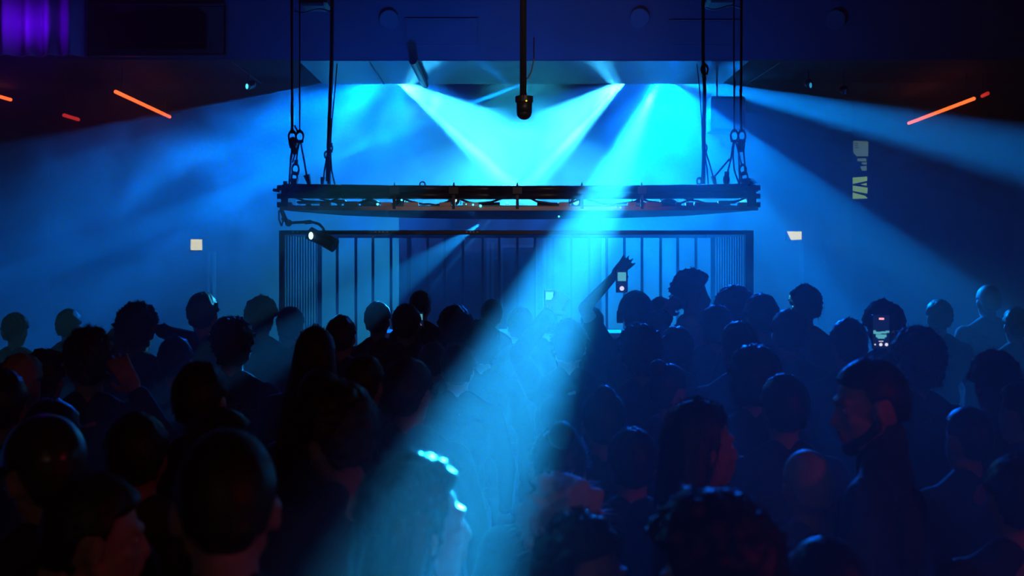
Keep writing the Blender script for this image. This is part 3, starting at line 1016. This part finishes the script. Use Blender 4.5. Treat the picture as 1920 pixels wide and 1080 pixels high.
def hair_mesh(style, seed, near):
    """styles: short crop curly bushy long wavy bun tufts spiky bald"""
    rnd = random.Random(seed)
    nu, nv = (110, 60) if near else (48, 28)
    T_ = {'short': .018, 'crop': .009, 'curly': .040, 'bushy': .050, 'long': .016, 'wavy': .022, 'bun': .014, 'tufts': .045, 'spiky': .028, 'bald': .004}[style]
    amp = {'short': .0035, 'crop': .002, 'curly': .024, 'bushy': .018, 'long': .003, 'wavy': .010, 'bun': .003, 'tufts': .05, 'spiky': .018, 'bald': .0}[style]
    amp *= 2.6 if (not near and style == 'short') else 1
    fr = {'short': 22, 'crop': 30, 'curly': 34, 'bushy': 20, 'long': 14, 'wavy': 16, 'bun': 14, 'tufts': 13, 'spiky': 26, 'bald': 10}[style]
    low = {'long': -60, 'wavy': -60, 'bushy': -58, 'curly': -56, 'tufts': -58, 'crop': -44, 'bun': -40}.get(style, -48)
    C = Vector((0, -.012, 1.638))
    off = Vector((rnd.random() * 9, rnd.random() * 9, rnd.random() * 9))
    vs, fs, ms = [], [], []
    for j in range(nv + 1):
        el = math.pi / 2 - math.pi * j / nv
        for i in range(nu):
            az = 2 * math.pi * i / nu
            d = Vector((math.sin(az) * math.cos(el), math.cos(az) * math.cos(el), math.sin(el)))
            base = 1 / math.sqrt((d.x / .0755) ** 2 + (d.y / .095) ** 2 + (d.z / .102) ** 2)
            a = abs((math.degrees(az) + 180) % 360 - 180)
            e = math.degrees(el)
            if a > 90 and e < -20:
                base *= 1 + .09 * smooth01((a - 90) / 50) * smooth01((-20 - e) / 30)
            if a < 60:
                line = 34 - a * .12
            elif a < 72:
                line = 27 - (a - 60) / 12 * 33
            elif a < 80:
                line = -6 + (a - 72) / 8 * 8
            elif a < 104:
                line = 2
            else:
                line = 2 + smooth01((a - 102) / 30) * (low - 2)
            if style in ('long', 'wavy') and 60 <= a:
                line = 27 - min(1, (a - 60) / 18) * (27 - low)
            m = smooth01((e - line) / (7 if style in ('short', 'crop') else 12))
            n = mnoise.noise(d * fr * .1 * 2.2 + off) * .6 + mnoise.noise(d * fr * .3 + off) * .7
            th = T_ * (.55 + .45 * smooth01((e + 30) / 90)) + amp * n
            if style == 'tufts':
                th += .05 * max(0, mnoise.noise(d * 2.3 + off)) * smooth01((e) / 50)
            rr = base + max(.002, th) if m > .02 else base - .012
            rr = (base - .012) * (1 - m) + (base + max(.002, th)) * m
            vs.append(C + d * rr)
            ms.append(m)
    for j in range(nv):
        for i in range(nu):
            a, b = j * nu + i, j * nu + (i + 1) % nu
            fs.append((a, b, b + nu, a + nu))
    nbase = len(vs)
    if style in ('long', 'wavy'):
        nr, na = (36, 56) if near else (18, 30)
        zend = 1.20 if style == 'long' else 1.33
        st = len(vs)
        for j in range(nr + 1):
            t_ = j / nr
            z = 1.72 - (1.72 - zend) * t_
            wx = .084 + .034 * smooth01(t_ * 1.6) - .02 * smooth01((t_ - .75) * 4)
            wy = .080 - .030 * smooth01(t_ * 1.2)
            yc = -.028 - .055 * smooth01(t_ * 1.3)
            if t_ < .12:
                wx *= .5 + t_ / .24
                wy *= .5 + t_ / .24
            for i in range(na):
                a = 2 * math.pi * i / na
                st_n = mnoise.noise(Vector((math.cos(a) * 5, math.sin(a) * 5, z * 1.3)) + off)
                wv = (.016 if style == 'wavy' else .007)
                r_ = 1 + st_n * wv / .08 + (.05 * math.sin(z * 40 + a * 3) if style == 'wavy' else 0)
                y = yc + wy * math.sin(a) * r_
                if y > .01:
                    y = .01 + (y - .01) * .2
                vs.append(Vector((wx * math.cos(a) * r_, y, z)))
                ms.append(1)
        for j in range(nr):
            for i in range(na):
                a, b = st + j * na + i, st + j * na + (i + 1) % na
                fs.append((a, a + na, b + na, b))
        fs.append(tuple(st + i for i in range(na)))
        fs.append(tuple(st + nr * na + i for i in range(na))[::-1])
    if style == 'bun':
        st = len(vs)
        for j in range(9):
            el = math.pi / 2 - math.pi * j / 8
            for i in range(14):
                az = 2 * math.pi * i / 14
                d = Vector((math.sin(az) * math.cos(el), math.cos(az) * math.cos(el), math.sin(el)))
                vs.append(Vector((0, -.085, 1.735)) + d * (.042 + .006 * mnoise.noise(d * 5)))
                ms.append(1)
        for j in range(8):
            for i in range(14):
                a, b = st + j * 14 + i, st + j * 14 + (i + 1) % 14
                fs.append((a, b, b + 14, a + 14))
    # loose strands: slim three-sided spikes on the hair surface
    ns = (1500 if near else 260) if style != 'bald' else 0
    Ls = {'short': .022, 'crop': .010, 'curly': .030, 'bushy': .034, 'long': .05, 'wavy': .05, 'bun': .02, 'tufts': .06, 'spiky': .04, 'bald': 0}[style]
    nall = len(vs)
    for k in range(ns):
        i = rnd.randrange(nall)
        if ms[i] < .6:
            continue
        p = vs[i]
        c = C if i < nbase else Vector((0, -.05, p.z))
        d = (p - c).normalized()
        down = 1.6 if (style in ('long', 'wavy')) else (.15 if style != 'crop' else .0)
        d = (d * (.7 if down < 1 else .28) + Vector((rnd.uniform(-.6, .6), rnd.uniform(-.6, .6), rnd.uniform(-.5, .6) - down))).normalized()
        L = Ls * rnd.uniform(.4, 1.1)
        s1 = d.orthogonal().normalized()
        s2 = d.cross(s1)
        wr = rnd.uniform(.0007, .0016) * (1.4 if not near else 1)
        q = len(vs)
        p = p - d * L * .25
        mid = p + d * L * .6
        bend = Vector((rnd.uniform(-.3, .3), rnd.uniform(-.3, .3), rnd.uniform(-.5, 0))) * L
        vs += [p + s1 * wr, p - s1 * wr * .5 + s2 * wr, p - s1 * wr * .5 - s2 * wr, mid + d * L * .5 + bend]
        ms += [0, 0, 0, 0]
        fs += [(q, q + 1, q + 3), (q + 1, q + 2, q + 3), (q + 2, q, q + 3)]
    me = bpy.data.meshes.new('hair')
    me.from_pydata([tuple(v) for v in vs], [], fs)
    me.validate()
    return me


def add_child(root, name, me, m, M=None):
    o = bpy.data.objects.new(name, me)
    col.objects.link(o)
    if not me.materials:
        me.materials.append(m)
    elif me.materials[0] != m:
        o.material_slots[0].link = 'OBJECT'
        o.material_slots[0].material = m
    me.polygons.foreach_set('use_smooth', [True] * len(me.polygons))
    o.parent = root
    if M is not None:
        o.matrix_local = M
    return o


def person(label, px, top, d, yaw=0, hy=0, tilt=0, hair='short', hc='black', cloth='black', style='tee', arms=('down', 'down'),
           near=False, female=False, skin='pale', seed=0, hat=None, beard=False, extra=None, roll=0):
    height = CZ - (top - HY) * d / F
    thick = {'short': .018, 'crop': .009, 'curly': .045, 'bushy': .05, 'long': .015, 'wavy': .022, 'bun': .03, 'tufts': .07, 'spiky': .035, 'bald': .0}[hair]
    s_ = height / (1.742 + thick - .004 * abs(tilt) * .3)
    px_w = (px - 960) * d / F
    Mroot = Matrix.Translation((px_w, d, 0)) @ Matrix.Rotation(R(yaw), 4, 'Z') @ Matrix.Scale(s_, 4)
    inv = Mroot.inverted()
    arms2 = []
    for a in arms:
        if isinstance(a, str):
            arms2.append(a)
        else:
            tx, ty, td, curl = a
            v = inv @ P(tx, ty, td)
            arms2.append(((round(v.x, 3), round(v.y, 3), round(v.z, 3)), curl))
    arms2 = tuple(arms2)
    me = body_mesh(arms2, hy, tilt, near, female)
    o = bpy.data.objects.new('person', me)
    col.objects.link(o)
    if not me.materials:
        me.materials.append(SKINS[skin])
    elif me.materials[0] != SKINS[skin]:
        o.material_slots[0].link = 'OBJECT'
        o.material_slots[0].material = SKINS[skin]
    me.polygons.foreach_set('use_smooth', [True] * len(me.polygons))
    tag(o, label, 'person', 'people dancing in the crowd')
    HM = head_matrix(hy, tilt)
    add_child(o, 'hair', hair_mesh(hair, seed or int(px * 7 + top), near), HAIRM[hc], HM)
    names = {'tee': 'shirt', 'long': 'sweater', 'turtle': 'turtleneck', 'hood': 'hooded_sweater', 'jacket': 'jacket', 'top': 'sleeveless_top'}
    sh = add_child(o, names[style], top_mesh(arms2, style, near, female), CLOTH[cloth])
    add_child(o, 'trousers', trousers_mesh(), CLOTH['denim'])
    add_child(o, 'shoe', shoe_mesh(-1), M_SHOE)
    add_child(o, 'shoe', shoe_mesh(1), M_SHOE)
    if near:
        for q in (-1, 1):
            add_child(o, 'eye', prim_mesh([ico((q * .031, .0690, 1.6285), .0095)]), M_EYE, HM)
    if beard:
        b = prim_mesh([cap((-.056, .006, 1.575), (-.026, .058, 1.538), .017, .018), cap((.056, .006, 1.575), (.026, .058, 1.538), .017, .018), ico((0, .062, 1.525), 1, (.030, .030, .026)),
                       cap((-.020, .092, 1.5735), (.020, .092, 1.5735), .005, .005), cap((.05, .0, 1.6), (.056, .006, 1.575), .012, .015), cap((-.05, .0, 1.6), (-.056, .006, 1.575), .012, .015)])
        add_child(o, 'beard', remesh(b, .005, 2, .5), HAIRM[hc], HM)
    if hat == 'cap':
        b = bmesh.new()
        bmesh.ops.create_uvsphere(b, u_segments=32, v_segments=20, radius=1, matrix=Matrix.Translation((0, -.010, 1.655)) @ Matrix.Diagonal((.089, .110, .106, 1)))
        bmesh.ops.delete(b, geom=[v for v in b.verts if v.co.z < 1.648], context='VERTS')
        hm = bpy.data.meshes.new('hat')
        b.to_mesh(hm)
        b.free()
        add_child(o, 'cap_crown', hm, CLOTH['satin'], HM)
        vs, fs = [], []
        for k in range(17):
            a = R(-62 + 124 * k / 16)
            for q, (rx, ry, z) in enumerate([(.090, .100, 1.655), (.098, .185, 1.640 - .012 * abs(math.sin(a)))]):
                for dz in (0, -.005):
                    vs.append((rx * math.sin(a), -.01 + ry * math.cos(a), z + dz))
        for k in range(16):
            i = k * 4
            fs += [(i, i + 2, i + 6, i + 4), (i + 1, i + 5, i + 7, i + 3), (i + 2, i + 3, i + 7, i + 6), (i, i + 4, i + 5, i + 1)]
        hm = bpy.data.meshes.new('brim')
        hm.from_pydata(vs, [], fs)
        add_child(o, 'cap_brim', hm, CLOTH['satin'], HM)
    if hat == 'headphones':
        b = bmesh.new()
        mb = MB()
        b.free()
        pts = [Vector((math.cos(R(a)) * .098, -.005, 1.63 + math.sin(R(a)) * .125)) for a in range(0, 181, 15)]
        mb.path(pts, .008)
        mb.tube((.075, -.005, 1.61), (.108, -.005, 1.61), .036, n=14).tube((-.075, -.005, 1.61), (-.108, -.005, 1.61), .036, n=14)
        ob = mb.build('headphones', M_BLACK, o)
        ob.matrix_local = HM
    if hat == 'clip':
        mb = MB().ring((0, 0, 0), .018, .004, n=12).box((-.022, -.004, -.006), (.022, .004, .006), .002)
        ob = mb.build('hair_clip', M_STEEL, o)
        ob.matrix_local = HM @ Matrix.Translation((-.03, -.07, 1.735)) @ Matrix.Rotation(R(40), 4, 'X')
    if hat == 'earring':
        mb = MB().ring((.083, .002, 1.562), .011, .003, axis=(1, 0, 0), n=12)
        ob = mb.build('earring', M_STEEL, o)
        ob.matrix_local = HM
    o.matrix_world = Mroot
    return o, sh


def lettering(text, root, shirt, x0, z0, h, rot, m):
    cu = bpy.data.curves.new('lettering', 'FONT')
    cu.body = text
    cu.align_x = 'CENTER'
    cu.size = h
    cu.extrude = 0
    ot = bpy.data.objects.new('tmp_t', cu)
    col.objects.link(ot)
    dg = bpy.context.evaluated_depsgraph_get()
    me = bpy.data.meshes.new_from_object(ot.evaluated_get(dg))
    bpy.data.objects.remove(ot)
    bvh = BVHTree.FromPolygons([v.co for v in shirt.data.vertices], [p.vertices[:] for p in shirt.data.polygons])
    for v in me.vertices:
        x, z = v.co.x * .95, v.co.y
        x, z = x * math.cos(rot) - z * math.sin(rot) + x0, x * math.sin(rot) + z * math.cos(rot) + z0
        hit = bvh.ray_cast(Vector((x, -1, z)), Vector((0, 1, 0)))[0]
        v.co = Vector((x, (hit.y if hit else -.1) - .004, z))
    o = bpy.data.objects.new('lettering', me)
    col.objects.link(o)
    me.materials.clear()
    me.materials.append(m)
    o.parent = root
    return o

# ---- the crowd: label, column of the head, row of its top, distance, then looks
W = {}


def pp(key, *a, **k):
    W[key] = person(*a, **k)


F_ = dict(female=True)
# nearest people
pp('neck', 'person seen from behind at lower left, cropped black hair and bare reddish neck', 423, 824, 1.72, yaw=14, hair='crop', near=True, style='tee', tilt=-16)
pp('cap', 'person in a glinting black cap at the far lower left corner', 95, 794, 2.35, yaw=28, hy=20, tilt=-10, hair='crop', near=True, style='jacket', hat='cap', cloth='black')
pp('lowleft', 'person with sleek black hair below the capped person, cheek lit red', 172, 893, 2.1, yaw=-50, hy=-20, hair='short', near=True, style='long', cloth='black', tilt=-6)
pp('tilt', 'person bending the head left with thick black hair left of the long beam', 655, 726, 2.75, yaw=18, hy=25, tilt=-22, hair='bushy', near=True, style='long')
pp('rim', 'person in profile facing right whose hair edge glows cyan in the long beam', 782, 846, 1.95, yaw=-45, hy=-20, skin='tan', hair='wavy', near=True, style='jacket', female=True)
pp('man', 'bearded man in black turtleneck in profile facing left at lower right', 1645, 676, 2.9, yaw=62, hy=28, tilt=-10, hair='crop', near=True, style='turtle', beard=True)
pp('longhair', 'woman with long straight dark hair looking right beside the bearded man', 1312, 748, 2.85, yaw=-40, hy=-38, hair='long', near=True, female=True, style='long')
pp('front', 'person with round black hair at the bottom edge below the long haired woman', 1365, 930, 1.80, yaw=30, hy=35, tilt=-12, hair='bushy', near=True, style='jacket')
pp('redface', 'woman with smooth hair and red lit face at bottom right of the long beam', 1100, 962, 2.0, yaw=-85, hy=-45, hair='wavy', hc='brown', near=True, female=True, style='top', cloth='navy')
pp('tufts', 'person with pale feathery tousled hair standing behind the red faced woman', 1050, 885, 2.55, yaw=10, hair='tufts', hc='pale', near=True, style='long', cloth='grey')
pp('corner', 'short person with lit jacket collar at the bottom edge left of the bearded man', 1545, 1003, 2.0, yaw=20, hair='crop', near=True, style='jacket', cloth='satin')
pp('clip', 'person with hair pinned by a shiny clip at the right edge of the long beam', 1045, 786, 2.95, yaw=8, hair='bun', near=True, female=True, style='long', hat='clip')
pp('turned', 'person with short hair turned right showing a cheek above the bare neck', 420, 764, 3.0, yaw=-40, hy=-30, hair='short', near=True, style='hood')
# second band
pp('edge', 'person with dark hair cut by the left picture edge, above the capped person', 2, 690, 3.6, yaw=15, hair='short', style='long')
pp('grey', 'person with pale grey rounded hair near the left picture edge', 42, 661, 4.3, yaw=-10, hair='short', hc='grey', style='long', cloth='grey')
pp('wave', 'person with wavy dark hair behind the grey haired one on the left', 88, 652, 4.9, hair='curly', style='long', **F_)
pp('quiff', 'person with a broad flat dark haircut and blue lit back on the left', 168, 610, 4.2, yaw=14, hy=10, hair='spiky', style='long', cloth='navy', arms=('down', (256, 735, 4.0, .7)), near=True)
pp('shirt', 'person in a black band T-shirt with grey lettering on the back', 436, 590, 5.2, yaw=4, hy=10, hair='curly', style='tee', near=False)
pp('below', 'person with dark round hair in front of the band T-shirt', 378, 676, 3.45, yaw=-6, hair='short', style='hood')
pp('straight', 'person with long straight hair and backlit crown left of centre', 592, 610, 4.75, hair='long', style='long', **F_)
pp('mid1', 'person with thin rim of light on short hair below the cage, left of centre', 684, 664, 4.35, yaw=-12, hair='short', style='long')
pp('mid2', 'person with square short hair and a lit ear left of the long beam', 766, 668, 3.75, yaw=-8, hy=-12, hair='short', style='long')
pp('mid3', 'person with small rounded hair just left of the long beam', 858, 642, 5.1, hair='short', style='long')
pp('mid4', 'person with wide dark hair touching the left edge of the long beam', 902, 598, 5.7, hair='curly', style='long', **F_)
pp('inbeam', 'person standing inside the long beam with cyan lit hair top', 1066, 598, 5.3, hair='short', style='long', arms=((1030, 588, 5.15, 1.0), 'down'), near=True)
pp('sparkle', 'person with textured short hair whose right edge sparkles cyan', 1200, 604, 5.0, yaw=5, hair='curly', style='long')
pp('ear', 'woman with smooth hair and a glinting earring right of centre', 1256, 674, 4.5, yaw=-35, hy=-15, hair='bun', style='long', hat='earring', **F_)
pp('haze1', 'person dimly seen in blue haze behind the long haired woman', 1415, 644, 4.3, yaw=-10, hair='bushy', style='long', cloth='navy')
pp('round', 'small person with a pale round head just left of the turtleneck man', 1512, 843, 3.0, yaw=10, hair='bald', hc='grey', style='long', cloth='grey')
pp('phone', 'person with big bushy hair raising a lit phone at right', 1718, 612, 4.5, yaw=8, hair='bushy', style='long', arms=((1668, 672, 4.75, 1.1), 'down'), near=True, **F_)
pp('right1', 'person with rounded dark hair near the right picture edge', 1862, 655, 4.5, hair='bushy', style='long', **F_)
pp('right2', 'person with short hair cut by the right picture edge', 1915, 712, 3.9, yaw=30, hair='short', style='long')
pp('right3', 'person in dark jacket between the turtleneck man and right edge', 1812, 760, 3.6, yaw=20, hair='crop', style='jacket')
pp('dark1', 'person with dark bun in shadow right of the long beam', 1130, 720, 3.7, hair='bun', style='long', **F_)
# far band
pp('curls', 'tall person with curly hair in profile before the cage bars', 1300, 503, 7.0, yaw=-75, hy=-10, hair='curly', style='tee', cloth='white')
pp('quiet', 'person with short hair standing alone in bright haze below the right sign', 1508, 531, 7.0, yaw=12, hair='spiky', style='tee', cloth='grey')
pp('far3', 'person with broad bushy hair before the right end of the cage', 1376, 534, 6.4, hair='bushy', style='long', **F_)
pp('far4', 'person with dark round hair right of the cage corner', 1427, 549, 5.9, hair='short', style='long')
pp('far5', 'person with raised fist right of centre before the cage', 1342, 570, 6.0, hair='short', style='long', arms=((1246, 588, 6.1, 1.7), 'down'), near=True)
pp('far6', 'person with short dark hair below the lone figure at right', 1478, 579, 5.5, hair='short', style='long')
pp('far7', 'person raising a bare arm and a phone beside the long beam', 1192, 545, 6.6, hair='short', style='tee', hat='headphones', arms=((1149, 520, 6.55, .3), 'down'), near=True)
pp('far8', 'person shadowed behind the raised arm right of the long beam', 1238, 556, 7.4, hair='short', style='long')
pp('left1', 'person with round short hair against haze below the left sign', 381, 547, 6.5, hair='short', style='long', cloth='navy')
pp('left2', 'person with a hand raised beside the head on the left', 259, 564, 5.8, yaw=-6, hair='curly', style='long', arms=('down', (303, 620, 5.75, .3)), near=True)
pp('left3', 'person in hazy silhouette left of the cage corner', 490, 554, 7.4, hair='bushy', style='long', **F_)
pp('left4', 'short person between the hazy silhouette and the cage corner', 545, 574, 6.9, hair='short', style='long')
pp('cen1', 'person with small dark head and lit ear before the left bars', 709, 565, 7.3, hair='short', style='long', yaw=-10)
pp('cen2', 'person with oval head holding a small glowing phone', 762, 568, 6.6, hair='short', style='long', arms=('down', (786, 618, 6.75, 1.1)))
pp('cen3', 'person with a cyan glint on top of the head behind the phone', 788, 543, 8.4, hair='crop', style='long')
pp('cen4', 'person with wide round hair before the middle bars', 853, 571, 6.9, hair='bushy', style='long', **F_)
pp('cen5', 'person with small flat topped head before the middle bars', 922, 560, 7.9, hair='crop', style='long')
pp('cen6', 'person almost hidden between the round head and the beam', 975, 575, 7.0, hair='short', style='long')
pp('cen7', 'person dim behind the straight haired one left of centre', 640, 590, 6.2, hair='short', style='long')
pp('cen8', 'person low behind the small phone left of centre', 812, 640, 6.0, hair='short', style='long')
pp('cen9', 'person swallowed by the bright beam before the cage', 1030, 572, 7.8, hair='short', style='long')
pp('cen10', 'person at the right rim of the long beam before the cage', 1110, 575, 7.9, hair='short', style='long')
pp('fill1', 'person in haze below the lone figure, dark sloping shoulders', 1590, 596, 5.2, hair='short', style='long')
pp('fill2', 'person with wide hair behind the raised phone at right', 1655, 562, 6.0, hair='bushy', style='long', **F_)
pp('fill3', 'dim person in pale cap at the far right back', 1852, 533, 8.2, hair='crop', hc='grey', style='tee', cloth='grey')
pp('fill4', 'dim person right of the wide hair in the right background', 1760, 560, 7.6, hair='short', style='long')
pp('fill5', 'dim person near the right edge in the back row', 1905, 575, 7.2, hair='short', style='long')
pp('fill6', 'dim person in the left background row near the picture edge', 30, 585, 7.3, hair='short', style='long')
pp('fill7', 'dim person in the left background between edge and raised hand', 130, 578, 7.6, hair='short', style='long', **F_)
pp('fill8', 'dim person low behind the flat haircut on the left', 225, 612, 6.4, hair='short', style='long')
pp('fill9', 'person with dark hair between the flat haircut and band T-shirt', 330, 630, 5.3, hair='short', style='long')
pp('fill10', 'person dim between sparkling hair and raised fist', 1268, 610, 5.5, hair='short', style='long')
pp('fill11', 'person hazy between the raised fist and bushy silhouette', 1385, 600, 5.0, hair='short', style='long')
pp('fill12', 'person hazy right behind the long haired woman', 1470, 700, 3.7, hair='short', style='long', cloth='navy')
pp('fill13', 'person dark left of the grey head low at the left edge', 100, 745, 3.3, hair='short', style='long')
pp('fill14', 'person dark in front of the blue lit back on the left', 258, 770, 2.9, hair='short', style='long', yaw=10)
pp('fill15', 'person dark beside the turtleneck man at the right edge', 1905, 850, 2.75, hair='short', style='jacket')
pp('fill16', 'person dark between the clip and the long haired woman', 1185, 800, 3.3, hair='short', style='long')
pp('fill17', 'person in deep shadow behind the bending head', 600, 690, 4.15, hair='short', style='long')

# grey band lettering on the T-shirt
root, sh = W['shirt']
M_PRINT = mat('shirt_print', (.16, .16, .18), .8)
lettering('METALLICA', root, sh, .10, 1.335, .066, R(7), M_PRINT)


# phones
def phone(label, px, py, d, wd, tiltz=0, full=True, strength=1.0):
    c = P(px, py, d)
    t = tag(empty('phone', c), label, 'phone')
    h = wd * 1.95
    x0, x1, z0, z1 = c.x - wd / 2, c.x + wd / 2, c.z - h / 2, c.z + h / 2
    child(MB().box((x0, d, z0), (x1, d + .009, z1), .003), 'case', M_BLACK, t)
    E = lambda n, c_, s_: mat(n, (.02, .02, .02), .3, emit=c_, es=s_ * strength)
    child(MB().box((x0 + .003, d - .001, z0 + .003), (x1 - .003, d, z1 - .003)), 'screen', mat('screen_glass', (.01, .012, .03), .2, emit=(.004, .012, .05), es=.8), t)

    def el(u0, v0, u1, v1, m, nm):
        child(MB().box((x0 + wd * u0, d - .002, z1 - h * v1), (x0 + wd * u1, d - .0005, z1 - h * v0)), nm, m, t)
    if full:
        el(.38, .10, .66, .15, E('screen_pink', (1, .35, .4), 1.6), 'record_bar')
        mm = MB()
        for u0, v0, u1, v1 in [(.06, .46, .2, .56), (.2, .50, .5, .57), (.5, .49, .8, .55), (.75, .47, .96, .53), (.2, .58, .8, .66), (.3, .66, .7, .70)]:
            mm.box((x0 + wd * u0, d - .002, z1 - h * v1), (x0 + wd * u1, d - .0005, z1 - h * v0))
        child(mm, 'screen_picture', E('screen_cyan', (.12, .55, .62), .8), t)
        for u, r_ in ((.16, .035), (.48, .075), (.80, .075)):
            cc = Vector((x0 + wd * u, d - .002, z1 - h * .87))
            child(MB().tube(cc, cc + Vector((0, .0015, 0)), r_ * wd * 1.25, n=12), 'button', E('screen_white', (.8, .75, .9), 1.1), t)
        el(.36, .765, .62, .785, E('screen_white', (.8, .75, .9), 1.1), 'mode_text')
    else:
        el(.15, .12, .85, .5, E('screen_cyan', (.12, .55, .62), .8), 'screen_picture')
        cc = Vector((c.x, d - .002, z1 - h * .82))
        child(MB().tube(cc, cc + Vector((0, .0015, 0)), wd * .2, n=10), 'button', E('screen_white', (.8, .75, .9), 1.1), t)


phone('raised phone filming the stage, its screen showing camera buttons', 1652, 622, 4.83, .078)
phone('small bright phone held low before the left cage bars', 787, 600, 6.86, .05, full=False, strength=2)
phone('glinting phone inside the long cyan beam', 1030, 562, 5.25, .05, full=False, strength=2)
phone('faint phone beside the raised bare arm right of the beam', 1166, 527, 6.48, .07, full=False, strength=.4)
